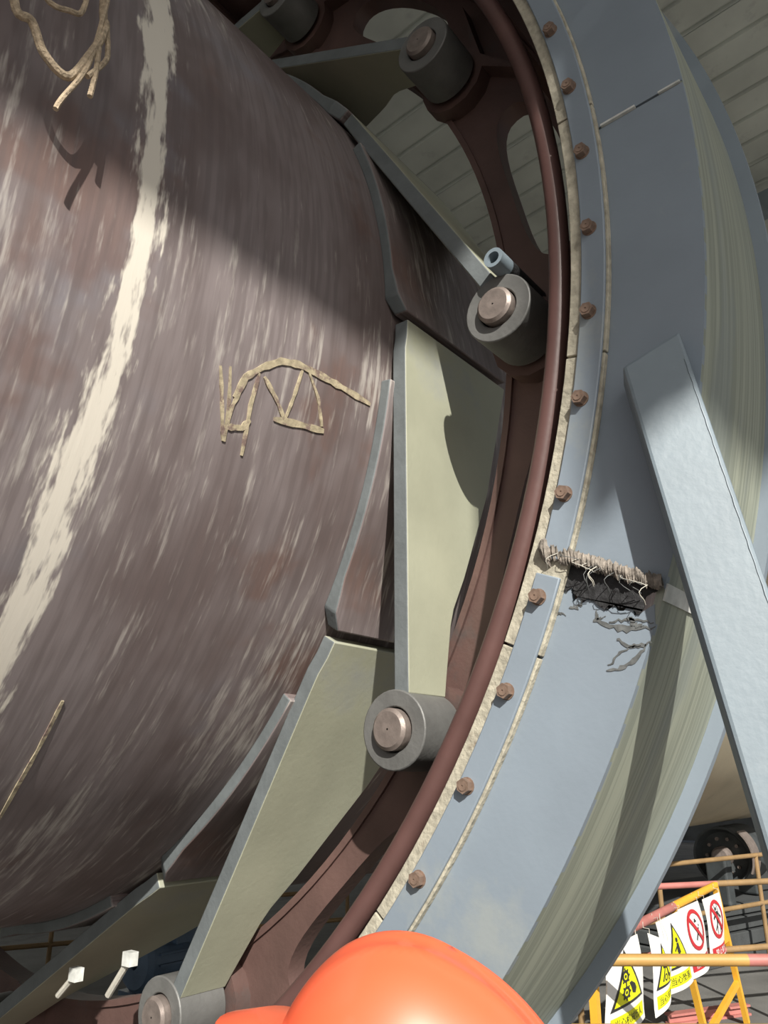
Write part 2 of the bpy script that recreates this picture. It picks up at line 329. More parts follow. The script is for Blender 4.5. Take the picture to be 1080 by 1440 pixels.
# chalk scrawl on the shell
def mark(pts, w=.006):
    P = []; 
    for (x0, t0), (x1, t1) in zip(pts, pts[1:]):
        for i in range(4): P.append((x0 + (x1 - x0) * i / 4, t0 + (t1 - t0) * i / 4))
    P.append(pts[-1]); L = []; Q = []; T = []
    for i, (x, t) in enumerate(P):
        a, c = P[min(i + 1, len(P) - 1)], P[max(i - 1, 0)]; dx, dt = a[0] - c[0], R(a[1] - c[1]) * rs; l = math.hypot(dx, dt) or 1
        ww = w * (.55 + .45 * random.random()) * (.6 if i in (0, len(P) - 1) else 1); nx, nt_ = -dt / l * ww / 2, dx / l * ww / 2
        L.append(cyl(t + math.degrees(nt_ / rs), rs - .0003, x + nx)); Q.append(cyl(t - math.degrees(nt_ / rs), rs - .0003, x - nx)); T.append(cyl(t, .0016, 0))
    return MB().strip(L, Q, T)
for w, pts in ((.006, [(-.181, 193.1), (-.169, 195.8), (-.158, 198.3)]), (.005, [(-.17, 192.8), (-.163, 195.1), (-.156, 198.3)]), (.006, [(-.152, 193.9), (-.158, 195.8), (-.157, 197.6)]),
    (.011, [(-.157, 194.9), (-.15, 193.0), (-.132, 191.6), (-.111, 190.4), (-.087, 189.9), (-.055, 189.8), (-.021, 189.8), (.029, 189.9)]),
    (.006, [(-.135, 192.2), (-.137, 194.9), (-.132, 198.8)]), (.007, [(-.128, 192.3), (-.108, 193.5), (-.091, 194.8)]), (.006, [(-.081, 190.2), (-.086, 192.8), (-.091, 194.8)]),
    (.006, [(-.071, 190.1), (-.052, 191.8), (-.039, 193.9)]), (.009, [(-.157, 197.2), (-.14, 196.8), (-.133, 196.0)]), (.012, [(-.105, 195.1), (-.071, 194.6), (-.035, 194.2)]),
    (.005, [(-.211, 219.6), (-.209, 223.0), (-.206, 227.4), (-.199, 233.4)])):
    mark(pts, w * .85).make('chalk_mark', CHALK, kiln, smooth=0)

# ------------------------------------------------------------------ fixed gear cover with its bolted felt seal
cover = thing('gear_cover', 'blue-grey ring-shaped steel gear cover with a row of rusty bolts along its seal', 'gear cover', (0, 0, 0))
TS = 200.9
def ragged(t, amp, n=26, r0=1.0, r1=1.114, x=0.0, sgn=1):
    return [cyl(t + amp * (random.random() - .5) * (1 if 0 < i < n else .3), r0 + (r1 - r0) * i / n, x) for i in range(n + 1)]
def face_plate(t0, t1, rag0=0, rag1=0, x0=0.0, x1=.006):
    b = MB(); n = max(2, int((t1 - t0) / 1.5)); M = 26
    for x in (x0, x1):
        random.seed(3)
        for i in range(n + 1):
            for k in range(M + 1):
                t = t0 + (t1 - t0) * i / n
                if i == 0 and rag0: t += rag0 * (random.random() - .5)
                if i == n and rag1: t += rag1 * (random.random() - .5)
                b.v.append(cyl(t, .999 + (1.1137 - .999) * k / M, x))
    W_ = (n + 1) * (M + 1)
    for i in range(n):
        for k in range(M):
            a = i * (M + 1) + k; q = (a, a + 1, a + M + 2, a + M + 1); b.face(q); b.face([W_ + j for j in q[::-1]])
    for i in range(n):
        for k in (0, M):
            a = i * (M + 1) + k; b.face((a, a + M + 1, W_ + a + M + 1, W_ + a))
    for i in (0, n):
        for k in range(M):
            a = i * (M + 1) + k; b.face((a, a + 1, W_ + a + 1, W_ + a))
    return b
fp = [(80, 128, 0, 0), (128.1, 176.6, 0, 0), (176.75, TS - .25, 0, .4), (TS + 1.0, 249, .9, 0), (249.1, 296, 0, 0), (296.1, 344, 0, 0), (344.1, 392, 0, 0), (392.1, 439.9, 0, 0)]
for i, a in enumerate(fp):
    face_plate(*a).make('face_plate', BLUE, cover, smooth=30, label='face plate with a torn ragged upper edge' if i == 3 else None)
# felt, clamp-ring segments, bolts
for k in range(24):
    t = 190.2 + 15 * k; MB().rev([(-.0065, .9965), (.0, .9965), (.0, 1.0335), (-.0065, 1.0335)], t, t + 14.88, 12).make('felt_strip', FELT, cover, smooth=30, bevel=.002)
for k in range(8):
    t = TS + .5 + 45 * k; MB().rev([(-.0105, 1.0085), (-.0065, 1.0085), (-.0065, 1.0315), (-.0105, 1.0315)], t, t + 44.2 - (.0 if k else 0), 30).make('clamp_ring_segment', BLUE, cover, smooth=30, bevel=.003)
def bolt():
    b = MB(); y, z = -1.0175, 0.0; prof = []
    hx = [Vector((0, y + .0064 * math.cos(pi / 3 * i), z + .0064 * math.sin(pi / 3 * i))) for i in range(6)]
    b.poly([p + Vector((-.0178, 0, 0)) for p in hx], (.0066, 0, 0)); b.rev([(-.0113, .0072), (-.0104, .0072), (-.0104, .001), (-.0115, .001)], 0, 360, 16, axis=(y, z)); b.rev([(-.0184, .0008), (-.0184, .004), (-.017, .004), (-.017, .0008)], 0, 360, 10, axis=(y, z)); return b
b0 = bolt().make('bolt', BOLT, cover, smooth=30)
for k in range(74):
    t = 168.6 + 4.83 * k + (random.random() - .5) * .3
    c = b0 if k == 0 else b0.copy()
    if k: C.objects.link(c); c.parent = cover
    c.rotation_euler.x = R(t - 180)
# drum rim, rear flange, joint flange
MB().rev([(.001, 1.1137), (.198, 1.1137), (.198, 1.108), (.001, 1.108)], 0, 360, 220).make('drum_rim', DRUM, cover, smooth=30, label='dusty outer drum rim brushed with pale streaks')
for k in range(8):
    t = 201.6 + 45 * k; MB().rev([(.194, 1.108), (.204, 1.108), (.204, 1.128), (.194, 1.128)], t, t + 44.8, 40).make('rear_flange', BLUE, cover, smooth=30)
MB().rev([(.216, 1.03), (.222, 1.03), (.222, 1.12), (.216, 1.12)], 0, 360, 160).make('back_plate', DARK, cover, smooth=30)
MB().rev([(.196, 1.109), (.219, 1.109), (.219, 1.10), (.196, 1.10)], 0, 360, 160).make('back_spacer', DARK, cover, smooth=30)
MB().beam(cyl(176.67, 1.036, -.001), cyl(176.67, 1.07, -.001), .0022, .004, (1, 0, 0)).make('seam_bead', FOIL, cover, smooth=0)
MB().beam(cyl(176.67, 1.092, -.001), cyl(176.67, 1.112, -.001), .0018, .003, (1, 0, 0)).make('seam_bead', FOIL, cover, smooth=0)
# torn joint: black ragged patch on the plate, lumpy sealant ridge, loose fibres, smears
random.seed(11)
pts = [(-.9490, -.372), (-.957, -.3635), (-.966, -.3605), (-.99, -.3705), (-1.013, -.3795), (-1.036, -.3905), (-1.0365, -.397), (-1.028, -.3985), (-1.024, -.4105), (-1.019, -.413), (-1.015, -.4075), (-1.006, -.4045), (-.998, -.403), (-.993, -.4065), (-.985, -.398), (-.975, -.395), (-.9665, -.387), (-.958, -.3835), (-.9535, -.379)]
fine = []
for (a, b_) in zip(pts, pts[1:] + pts[:1]):
    for i in range(5): fine.append((a[0] + (b_[0] - a[0]) * i / 5 + random.gauss(0, .0008), a[1] + (b_[1] - a[1]) * i / 5 + random.gauss(0, .0008)))
MB().poly([Vector((-.0125 if y > -.9 else -.0016, y, z)) for y, z in fine], (.0012, 0, 0)).make('black_patch', BLACK, cover, smooth=0, label='black ragged patch at the torn joint')
b = MB(); N = 150; w1 = w2 = 0
for i in range(N + 1):
    f = i / N; w1 = .8 * w1 + random.gauss(0, .0007); w2 = .7 * w2 + random.gauss(0, .0006); y = -.944 - .098 * f; z = -.3475 - .045 * f + w1; x = -.009 + .004 * f
    for k in range(10):
        a = 2 * pi * k / 10; q = (.0030 + .0016 * math.sin(5 * f + k) ** 2 + abs(random.gauss(0, .0007)) + w2 * .8) * (1.5 if f < .08 else 1); q = max(.001, q); b.v.append(Vector((x + q * .8 * math.cos(a), y + random.gauss(0, .0003), z + q * 1.3 * math.sin(a))))
for i in range(N):
    for k in range(10): b.face((i * 10 + k, i * 10 + (k + 1) % 10, i * 10 + 10 + (k + 1) % 10, i * 10 + 10 + k))
b.make('sealant_ridge', SEAL, cover, smooth=60, label='ragged lifted sealant bead with light and dark crumbs')
for q in range(14):
    b = MB(); f = random.random(); y = -.955 - .085 * f; z = -.352 - .045 * f; a = random.uniform(-2.6, -.5); L = random.uniform(.008, .022)
    b.tube([(-.011 - .006 * math.sin(pi * i / 5), y + L * math.cos(a) * i / 5 + .003 * math.sin(i), z + L * math.sin(a) * i / 5) for i in range(6)], .00035, 4); b.make('loose_fibre', CREAM if q % 2 else SMEAR, cover, smooth=60)
def smear(p, q, w, bend=.004):
    b = MB(); L = []; Q = []; n = 14; p, q = Vector((-.0006,) + p), Vector((-.0006,) + q); d = (q - p).normalized(); nn = Vector((0, -d.z, d.y))
    for i in range(n + 1):
        f = i / n; c = p.lerp(q, f) + nn * (bend * math.sin(pi * f) + random.gauss(0, .0006)); ww = w * (.25 + .75 * random.random()) * math.sin(pi * min(1, f * .9 + .1)) + .0003; L.append(c + nn * ww); Q.append(c - nn * ww)
    b.strip(L, Q, [Vector((.001, 0, 0))] * (n + 1)); b.make('tar_smear', SMEAR, cover, smooth=0)
smear((-.982, -.4125), (-1.031, -.4235), .0028); smear((-.995, -.416), (-1.03, -.421), .0012, -.003); smear((-1.0, -.430), (-1.027, -.4345), .002); smear((-.989, -.453), (-1.024, -.4345), .0022, .006); smear((-.991, -.4495), (-1.018, -.436), .001, -.003)
smear((-.962, -.40), (-.975, -.392), .0022); smear((-.958, -.405), (-.948, -.409), .0012); smear((-1.012, -.413), (-1.022, -.422), .0035, .003); smear((-.985, -.405), (-.9925, -.411), .0018)
b = MB()
for q in range(3): b.beam((.004, -1.1137 - .002 - .001 * q, -.392 + .0022 * q - .0), (.06, -1.043 - .002, -.437 + .0022 * q), .0016, .0012)
MB().rev([(.002, 1.1152), (.075, 1.1152), (.075, 1.1137), (.002, 1.1137)], TS - .35, TS + .35, 2).make('joint_tape', FOIL, cover, smooth=0, label='pale torn tape over the drum joint')

# ------------------------------------------------------------------ leaning box-section brace in front of the cover
A0 = Vector((-.034, -1.0402, -.2174)); A1 = Vector((-.040, -1.0688, -.3924)); dr = (A1 - A0).normalized(); w_ = Vector((.36, -.93, -.05)); w_ = (w_ - dr * w_.dot(dr)).normalized(); h_ = dr.cross(w_).normalized()
if h_.x < 0: h_ = -h_
brace = thing('leaning_brace', 'pale blue-grey box-section steel brace leaning from the yard up against the gear cover', 'beam', (-.07, -1.205, ZF))
L = (ZF - A0.z) / dr.z; bw = .0500
b = MB(); c0 = A0 + w_ * bw / 2 + h_ * .0135; c1 = c0 + dr * L; b.box((c0 + c1) / 2, (L, bw, .027), (dr, w_, h_))
for v in b.v:
    if (v - c0).dot(dr) < .01 and (v - c0).dot(w_) > 0: v -= dr * .020
b.make('box_section', BEAM, brace, smooth=0, bevel=.008)
b = MB(); b.box((c1.x, c1.y, ZF + .004), (.11, .11, .008)); b.make('foot_plate', BEAM, brace, smooth=0)
b = MB(); b.box(A0 + w_ * bw / 2 + dr * .012 + h_ * .036, (.02, .03, .022), (dr, w_, h_)); b.make('weld_cleat', BEAM, brace, smooth=0)
b = MB(); b.tube([A0 + dr * (.008 + .34 * i / 60) + w_ * (bw * .93 + .0002 * math.sin(i * 2.1)) - h_ * .0002 for i in range(61)], [.0005 + .0002 * random.random() for _ in range(61)], 5); b.make('weld_bead', BEAM, brace)

# ------------------------------------------------------------------ frayed rope hanging over the shell, top left
rope = thing('frayed_rope', 'frayed tan rope hanging in loops before the kiln shell', 'rope', (-.39, -.767, .3))
def sm(pts, n=6):
    out = []; P_ = [Vector(p) / S for p in pts]; P_ = [P_[0]] + P_ + [P_[-1]]
    for i in range(1, len(P_) - 2):
        for k in range(n):
            t = k / n; a, b_, c, d = P_[i - 1:i + 3]; out.append(.5 * ((2 * b_) + (c - a) * t + (2 * a - 5 * b_ + 4 * c - d) * t * t + (3 * b_ - a - 3 * c + d) * t ** 3))
    return out + [P_[-2]]
MB().tube(sm([(-1.25, -2.03, .75), (-1.20, -2.06, .3), (-1.169, -2.07, .013), (-1.13, -2.071, -.007), (-1.097, -2.073, -.063), (-1.044, -2.074, -.078), (-1.007, -2.07, .013), (-.976, -2.059, .132), (-.983, -2.045, .223), (-1.0, -2.03, .75)]), .0034, 8).make('rope_loop', ROPE, rope)
for L in ([(-.976, -2.05, .25), (-.991, -2.064, .093), (-1.013, -2.078, -.035), (-1.05, -2.078, -.144), (-1.058, -2.077, -.177)], [(-.987, -2.065, .075), (-.991, -2.079, -.014), (-.996, -2.08, -.094)], [(-.974, -2.055, .158), (-.966, -2.065, .074), (-.974, -2.076, .023), (-1.008, -2.08, -.05)], [(-1.21, -2.06, .4), (-1.13, -2.068, .10), (-1.06, -2.072, .09), (-1.03, -2.065, .15), (-1.03, -2.05, .4)]):
    MB().tube(sm(L), .0022, 7).make('rope_strand', ROPE, rope)
MB().tube([Vector((-.468, -.752, .278)), Vector((-.36, -.752, .278))], .006, 8).make('rope_toggle', ROPE, rope)
MB().tube([Vector((-.414, -.752, .28)), Vector((-.413, -.70, .8)), Vector((-.41, -.60, 1.625))], .0034, 8).make('hanging_line', ROPE, rope)

# ------------------------------------------------------------------ rails
def rail_pipe(b, p, q, r, split=None, mi=(0, 1)):
    p, q = Vector(p), Vector(q)
    if split is None: b.tube([p, q], r, 12, mi=mi[0])
    else:
        s_ = p.lerp(q, split); b.tube([p, s_], r, 12, mi=mi[0]); b.tube([s_, q], r, 12, mi=mi[1])
def mt(*a): return Vector(a) / S
front = thing('pipe_guardrail', 'yellow and red pipe guardrail crossing in front of the hanging warning signs', 'railing', mt(2.85, -2.05, -3.3))
d_ = Vector((.624, -.781, 0)).normalized(); p0 = mt(2.264, -1.58, -2.252)
def fr(s, z): return p0 + d_ * (s / S) + Vector((0, 0, (z + 2.252) / S))
for z, nm, sp_, mm in ((-2.252, 'top_rail', 1.29, (YEL, RED)), (-2.535, 'middle_rail', .95, (RED, YEL)), (-2.95, 'lower_rail', .9, (YEL, RED))):
    b = MB(); rail_pipe(b, fr(-.75, z), fr(2.6, z), .0098, (sp_ - .62 + .75 if nm == 'top_rail' else .55) / 3.35); b.make(nm, list(mm), front)
for s in (-.72, .86, 2.55):
    b = MB(); b.tube([fr(s, -3.3), fr(s, -2.27)], .0088, 12); b.make('post', YEL, front)
# barricade frame the signs hang on
E_ = mt(3.021, -1.38, 0); D_ = Vector((.99649, .08367, 0)); NB = Vector((D_.y, -D_.x, 0))
def bp(s, z, off=0): return E_ + D_ * (s / S) + Vector((0, 0, z / S)) + NB * (off / S)
bar = thing('barricade_frame', 'yellow and red tubular barricade frame with the warning signs tied along it', 'barricade', bp(1.1, -3.3))
b = MB(); rail_pipe(b, bp(-.6, -2.25), bp(2.236, -2.25), .0098, (.6 + .99) / 2.836); b.make('top_rail', [RED, BYEL], bar)
b = MB(); b.beam(bp(2.236, -2.24), bp(2.75, -3.298), .020, .014, NB); b.make('end_post', BYEL, bar, smooth=0)
b = MB(); b.beam(bp(1.02, -2.26), bp(1.55, -3.298), .018, .014, NB); b.make('post', BYEL, bar, smooth=0)
b = MB(); b.beam(bp(-.57, -2.26), bp(-.6, -3.298), .018, .014, NB); b.make('post', BYEL, bar, smooth=0)
b = MB(); b.beam(bp(1.55, -3.08), bp(2.62, -2.98), .016, .012, NB); b.make('brace', BYEL, bar, smooth=0)
b = MB(); b.beam(bp(2.2, -2.62, .01), bp(2.42, -2.62, .01), .03, .006, NB); b.make('latch_plate', BYEL, bar, smooth=0)
# five warning signs: sheet, pictogram and lettering
def quad_at(cn, u, v, off):             # cn: TL,TR,BR,BL in (s,z); bilinear with a little billow
    tl, tr, br, bl = cn; s = (tl[0] * (1 - u) + tr[0] * u) * (1 - v) + (bl[0] * (1 - u) + br[0] * u) * v; z = (tl[1] * (1 - u) + tr[1] * u) * (1 - v) + (bl[1] * (1 - u) + br[1] * u) * v
    return bp(s, z, off + .035 + .03 * math.sin(pi * u) * v + .01 * math.sin(5 * v))
def sheet_mesh(cn, off=0):
    b = MB(); n = 10
    for q in (0, .004):
        for j in range(n + 1):
            for i in range(n + 1): b.v.append(quad_at(cn, i / n, j / n, off - q))
    T = (n + 1) ** 2
    for j in range(n):
        for i in range(n):
            a = j * (n + 1) + i; q = (a, a + 1, a + n + 2, a + n + 1); b.face(q); b.face([T + k for k in q[::-1]])
    for i in range(n):
        for a, c in ((i, i + 1), (n * (n + 1) + i, n * (n + 1) + i + 1), (i * (n + 1), (i + 1) * (n + 1)), (i * (n + 1) + n, (i + 1) * (n + 1) + n)): b.face((a, c, T + c, T + a))
    return b
def flat(b, cn, pts, off, mi=0):        # polygon printed on the sheet: fan of small faces that follow the billow
    o = len(b.v); c = (sum(p[0] for p in pts) / len(pts), sum(p[1] for p in pts) / len(pts)); dense = []
    for p, q in zip(pts, pts[1:] + pts[:1]):
        k = max(1, int(math.hypot(q[0] - p[0], q[1] - p[1]) / .12)); dense += [(p[0] + (q[0] - p[0]) * i / k, p[1] + (q[1] - p[1]) * i / k) for i in range(k)]
    n = len(dense); b.v.append(quad_at(cn, *c, off))
    for f in (.5, 1): b.v += [quad_at(cn, c[0] + (p[0] - c[0]) * f, c[1] + (p[1] - c[1]) * f, off) for p in dense]
    for i in range(n):
        j = (i + 1) % n; b.face((o, o + 1 + i, o + 1 + j), mi); b.face((o + 1 + i, o + 1 + n + i, o + 1 + n + j, o + 1 + j), mi)
def ringp(b, cn, c, rx, ry, w, off, mi):
    o = len(b.v); n = 28
    for k in range(n):
        a = 2 * pi * k / n
        for f in (1, 1 - w): b.v.append(quad_at(cn, c[0] + rx * f * math.cos(a), c[1] + ry * f * math.sin(a), off))
    for k in range(n): b.face((o + 2 * k, o + 2 * k + 1, o + 2 * ((k + 1) % n) + 1, o + 2 * ((k + 1) % n)), mi)
def circ(c, rx, ry, n=14, a0=0): return [(c[0] + rx * math.cos(2 * pi * k / n + a0), c[1] + ry * math.sin(2 * pi * k / n + a0)) for k in range(n)]
def bar_(p, q, w):
    d = Vector((q[0] - p[0], q[1] - p[1])).normalized(); n = Vector((-d.y, d.x)) * w / 2; return [(p[0] + n.x, p[1] + n.y), (q[0] + n.x, q[1] + n.y), (q[0] - n.x, q[1] - n.y), (p[0] - n.x, p[1] - n.y)]
def lettering(txt, cn, u0, u1, v0, v1, m_, parent, off):
    cu = bpy.data.curves.new('lettering', 'FONT'); cu.body = txt; cu.size = 1; cu.resolution_u = 2
    tmp = bpy.data.objects.new('lettering', cu); C.objects.link(tmp); bpy.context.view_layer.update()
    me = bpy.data.meshes.new_from_object(tmp.evaluated_get(bpy.context.evaluated_depsgraph_get())); bpy.data.objects.remove(tmp)
    if not me.vertices: return
    xs = [v.co.x for v in me.vertices]; ys = [v.co.y for v in me.vertices]; x0, x1, y0, y1 = min(xs), max(xs), min(ys), max(ys); b = MB()
    for v in me.vertices: b.v.append(quad_at(cn, u0 + (u1 - u0) * (v.co.x - x0) / (x1 - x0), v1 - (v1 - v0) * (v.co.y - y0) / (y1 - y0), off))
    for p in me.polygons: b.face(list(p.vertices))
    b.make('lettering', m_, parent, smooth=0); bpy.data.meshes.remove(me)
def warn(cn, label, pict, txt, loc, red=False, off=0, tri=True):
    t = thing('warning_sign', label, 'sign', bp(loc[0], loc[1]), 'warning signs on the barricade')
    sheet_mesh(cn, off).make('sheet', WHITE, t, smooth=60)
    b = MB(); e1, e2, e3 = off + .0022, off + .0036, off + .005
    if red:
        ringp(b, cn, (.5, .36), .38, .30, .2, e2, 0); pict(b, cn, e1, 1)
        flat(b, cn, bar_((.26, .15), (.74, .57), .075), e3, 0)
        flat(b, cn, [(.08, .76), (.92, .76), (.92, .92), (.08, .92)], e1, 0); b.make('pictogram', [SRED, SBLK], t, smooth=0); lettering(txt, cn, .2, .8, .79, .89, WHITE, t, e2)
    else:
        flat(b, cn, [(.5, .08), (.93, .70), (.07, .70)], e1, 1); flat(b, cn, [(.5, .145), (.855, .665), (.145, .665)], e2, 0); pict(b, cn, e3, 1)
        flat(b, cn, [(.08, .77), (.92, .77), (.92, .93), (.08, .93)], e1, 0); b.make('pictogram', [SYEL, SBLK], t, smooth=0); lettering(txt, cn, .16, .84, .80, .90, SBLK, t, e2)
    for u in (.06, .94):
        p = quad_at(cn, u, .02, off); bb = MB(); bb.tube([p, p.lerp(bp(loc[0], -2.25), .0) + Vector((0, 0, .012)), Vector((p.x, p.y, -2.25 / S)) - NB * .012, Vector((p.x, p.y, -2.25 / S + .011)) - NB * .012], .0009, 5); bb.make('tie_wire', CREAM, t)
    return t
def gears_hand(b, cn, o, mi):
    for c in ((.42, .37), (.42, .55)):
        ringp(b, cn, c, .085, .07, .45, o, mi)
        for k in range(8):
            a = k * pi / 4; flat(b, cn, circ((c[0] + .095 * math.cos(a), c[1] + .08 * math.sin(a)), .018, .016, 5), o, mi)
        flat(b, cn, circ(c, .025, .02, 8), o, mi)
    flat(b, cn, [(.5, .46), (.56, .45), (.66, .50), (.70, .56), (.66, .61), (.58, .59), (.55, .52)], o, mi)
def vehicle(b, cn, o, mi):
    flat(b, cn, [(.36, .36), (.56, .36), (.56, .44), (.36, .44)], o, mi); flat(b, cn, [(.42, .44), (.46, .44), (.36, .62), (.31, .62)], o, mi); flat(b, cn, [(.52, .44), (.57, .44), (.66, .54), (.72, .54), (.72, .58), (.62, .58)], o, mi)
    ringp(b, cn, (.48, .57), .07, .055, .4, o, mi); ringp(b, cn, (.66, .6), .045, .04, .4, o, mi)
def worker(b, cn, o, mi):
    flat(b, cn, circ((.5, .32), .04, .035), o, mi); flat(b, cn, [(.47, .36), (.54, .36), (.58, .50), (.52, .52), (.46, .48)], o, mi)
    flat(b, cn, bar_((.5, .5), (.62, .62), .04), o, mi); flat(b, cn, bar_((.5, .5), (.44, .62), .04), o, mi); flat(b, cn, bar_((.5, .39), (.38, .46), .03), o, mi); flat(b, cn, bar_((.3, .58), (.38, .52), .05), o, mi)
def cigarette(b, cn, o, mi):
    flat(b, cn, bar_((.42, .50), (.60, .34), .035), o, mi); flat(b, cn, bar_((.62, .32), (.64, .30), .035), o, mi)
    for k in range(3): flat(b, cn, circ((.5 + .025 * k, .24 - .025 * (k % 2)), .03, .015, 8), o, mi)
def climber(b, cn, o, mi):
    for x in (.44, .6): flat(b, cn, bar_((x, .12), (x, .60), .018), o, mi)
    flat(b, cn, circ((.5, .20), .035, .03), o, mi); flat(b, cn, [(.46, .24), (.56, .24), (.56, .40), (.46, .40)], o, mi)
    for p, q in (((.47, .26), (.30, .34)), ((.55, .26), (.72, .36)), ((.48, .40), (.34, .52)), ((.55, .40), (.66, .54))): flat(b, cn, bar_(p, q, .04), o, mi)
warn([(-.494, -2.27), (.074, -2.275), (.105, -2.685), (-.534, -2.665)], 'white sign with a yellow triangle of two gears and a hand, leftmost on the barricade', gears_hand, '当心机械伤人', (-.2, -2.7))
warn([(.111, -2.271), (.50, -2.37), (.467, -2.639), (.138, -2.69)], 'curled white sign with a yellow vehicle triangle, second from the left on the barricade', vehicle, '当心车辆', (.3, -2.7), off=.05)
warn([(.414, -2.262), (.939, -2.265), (1.148, -2.70), (.49, -2.66)], 'white sign with a yellow triangle of a worker, left of the no-smoking sign', worker, '当心坠落', (.75, -2.7), off=.012)
warn([(.958, -2.263), (1.51, -2.272), (1.676, -2.70), (1.169, -2.70)], 'white no-smoking sign with a red crossed circle round a cigarette', cigarette, '禁止吸烟', (1.3, -2.7), red=True)
warn([(1.554, -2.268), (2.10, -2.28), (2.10, -2.70), (1.66, -2.70)], 'white no-climbing sign with a person in a red crossed circle beside the yellow end post', climber, '禁止攀登', (1.9, -2.7), red=True, off=.022)
# rails farther back
YEL_SHADE = mat('shaded_yellow_pipe_paint', (.26, .165, .075), .6, var=.2, scale=6, bump=.05, spot=(.16, .11, .07), spot_amt=.42)  # yellow pipe paint darkened so the far rails look shaded
def far_rail(label, p, q, posts, mats, zs=(-2.252, -2.72), split=None, name='pipe_railing'):
    p, q = mt(*p, 0), mt(*q, 0); t = thing(name, label, 'railing', (p.x, p.y, ZF))
    for i, z in enumerate(zs):
        b = MB(); rail_pipe(b, p + Vector((0, 0, z / S)), q + Vector((0, 0, z / S)), .0085, split); b.make(('top_rail', 'middle_rail', 'lower_rail')[i], mats, t)
    for f in posts:
        c = p.lerp(q, f); b = MB(); b.tube([(c.x, c.y, ZF), (c.x, c.y, zs[0] / S)], .0085, 10); b.make('post', mats[-1], t)
far_rail('red and yellow pipe railing running behind the barricade end post', (4.30, -.44), (7.30, -2.46), (.0, .52, 1), [RED, YEL_SHADE], split=.36)
far_rail('yellow pipe railing painted dim for shade in front of the support roller', (5.9, -.2), (9.8, -1.27), (.12, .55, 1), [YEL_SHADE, YEL_SHADE], name='pipe_railing')
far_rail('shade-darkened yellow pipe railing on the far side under the kiln', (1.6, 5.2), (5.9, 3.2), (0, .33, .66, 1), [YEL_SHADE, YEL_SHADE], zs=(-2.25, -2.7, -3.0))

# ------------------------------------------------------------------ support roller, pier, drive base, motor
rl = thing('support_roller', 'dark steel support roller with a bolted end face on its stand beneath the far kiln', 'roller', (3.1, -.16, ZF + .2))
ax = (-.155, -.848); x0 = 3.0
MB().rev([(x0 + .04, .03), (x0 + .04, .092), (x0 + .02, .102), (x0, .106), (x0, .115), (x0 + .3, .115), (x0 + .3, .03)], 0, 360, 48, axis=ax).make('roller_wheel', DARK, rl, smooth=30)
MB().rev([(x0 - .03, .001), (x0 - .03, .030), (x0 - .015, .038), (x0 + .05, .038)], 0, 360, 24, closed=False, axis=ax).make('hub', PIN, rl)
for k in range(10):
    a = k * pi / 5; MB().rev([(x0 + .026, .001), (x0 + .026, .007), (x0 + .042, .007)], 0, 360, 8, closed=False, axis=(ax[0] + .068 * math.cos(a), ax[1] + .068 * math.sin(a))).make('hub_bolt', PIN, rl)
PA = Vector((.9645, -.264, 0)); PN = Vector((.264, .9645, 0)); PAX = (PA, PN, Vector((0, 0, 1)))
for dx in (-.06, .35): MB().box((x0 + dx, ax[0], (ZF + .2 + ax[1]) / 2), (.05, .09, ax[1] - ZF - .2), PAX).make('bearing_stand', DARK, rl, smooth=0, bevel=.02)
b = MB(); b.rev([(x0 - .04, .128), (x0 + .06, .128), (x0 + .06, .134), (x0 - .04, .134)], 130, 205, 20, axis=ax); b.make('splash_guard', PIN, rl)
pier = thing('roller_pier', 'dark stepped concrete pier behind the barricade carrying the roller', 'pier', (3.5, .0, ZF))
pc = Vector((3.55, -.447, 0))
for i, (w, h, z) in enumerate(((1.8, .05, 0), (1.78, .055, .05), (1.74, .05, .105), (1.7, .045, .155))):
    MB().box(pc + PN * (.085 + .31 + .012 * i) + Vector((0, 0, ZF + z + h / 2 - .002)), (w, .62, h - .006), PAX).make('step', PIER, pier, smooth=0, bevel=.01)
ch = thing('steel_channel', 'dark red steel channel lying on the ground below the barricade', 'channel', (1.9, -.35, ZF))
b = MB(); p, q = Vector((1.98, -.25, -1.196)), Vector((2.24, -.40, -1.196)); b.beam(p, q, .03, .006); b.beam(p + Vector((0, 0, -.012)), q + Vector((0, 0, -.012)), .006, .024); b.beam(p + Vector((0, 0, -.023)), q + Vector((0, 0, -.023)), .03, .006); b.make('channel_beam', RED, ch, smooth=0)
mo = thing('electric_motor', 'blue finned electric motor on the ground under the kiln, beyond the lower spring plates', 'motor', (1.2, 1.16, ZF))
MB().rev([(1.10, .02), (1.10, .075), (1.115, .09), (1.34, .09), (1.36, .07), (1.36, .02)], 0, 360, 32, axis=(1.14, -1.10)).make('housing', BLUEM, mo)
b = MB()
for k in range(20):
    a = 2 * pi * k / 20; p = Vector((0, math.cos(a), math.sin(a))); c = Vector((1.225, 1.14, -1.10)) + p * .094; b.box(c, (.19, .006, .016), (Vector((1, 0, 0)), p.cross(Vector((1, 0, 0))), p))
b.make('cooling_fins', BLUEM, mo, smooth=0)
MB().box((1.22, 1.14, -1.205), (.22, .17, .034)).make('foot', BLUEM, mo, smooth=0); MB().box((1.22, 1.05, -1.02), (.09, .05, .05)).make('terminal_box', BLUEM, mo, smooth=0, bevel=.01)
MB().tube([(1.17, 1.12, -1.0), (1.17, 1.12, -.93)], .014, 10).make('cable_riser', CREAM, mo)
blk = thing('concrete_plinth', 'pale concrete plinth at the far side under the kiln, bottom left', 'plinth', (.2, 1.4, ZF))
MB().box((.2, 1.35, ZF + .09), (.8, .6, .18)).make('plinth_block', CONC, blk, smooth=0, bevel=.02); MB().box((.2, 1.35, ZF + .2), (.6, .5, .04)).make('cap_slab', CONC, blk, smooth=0, bevel=.01)

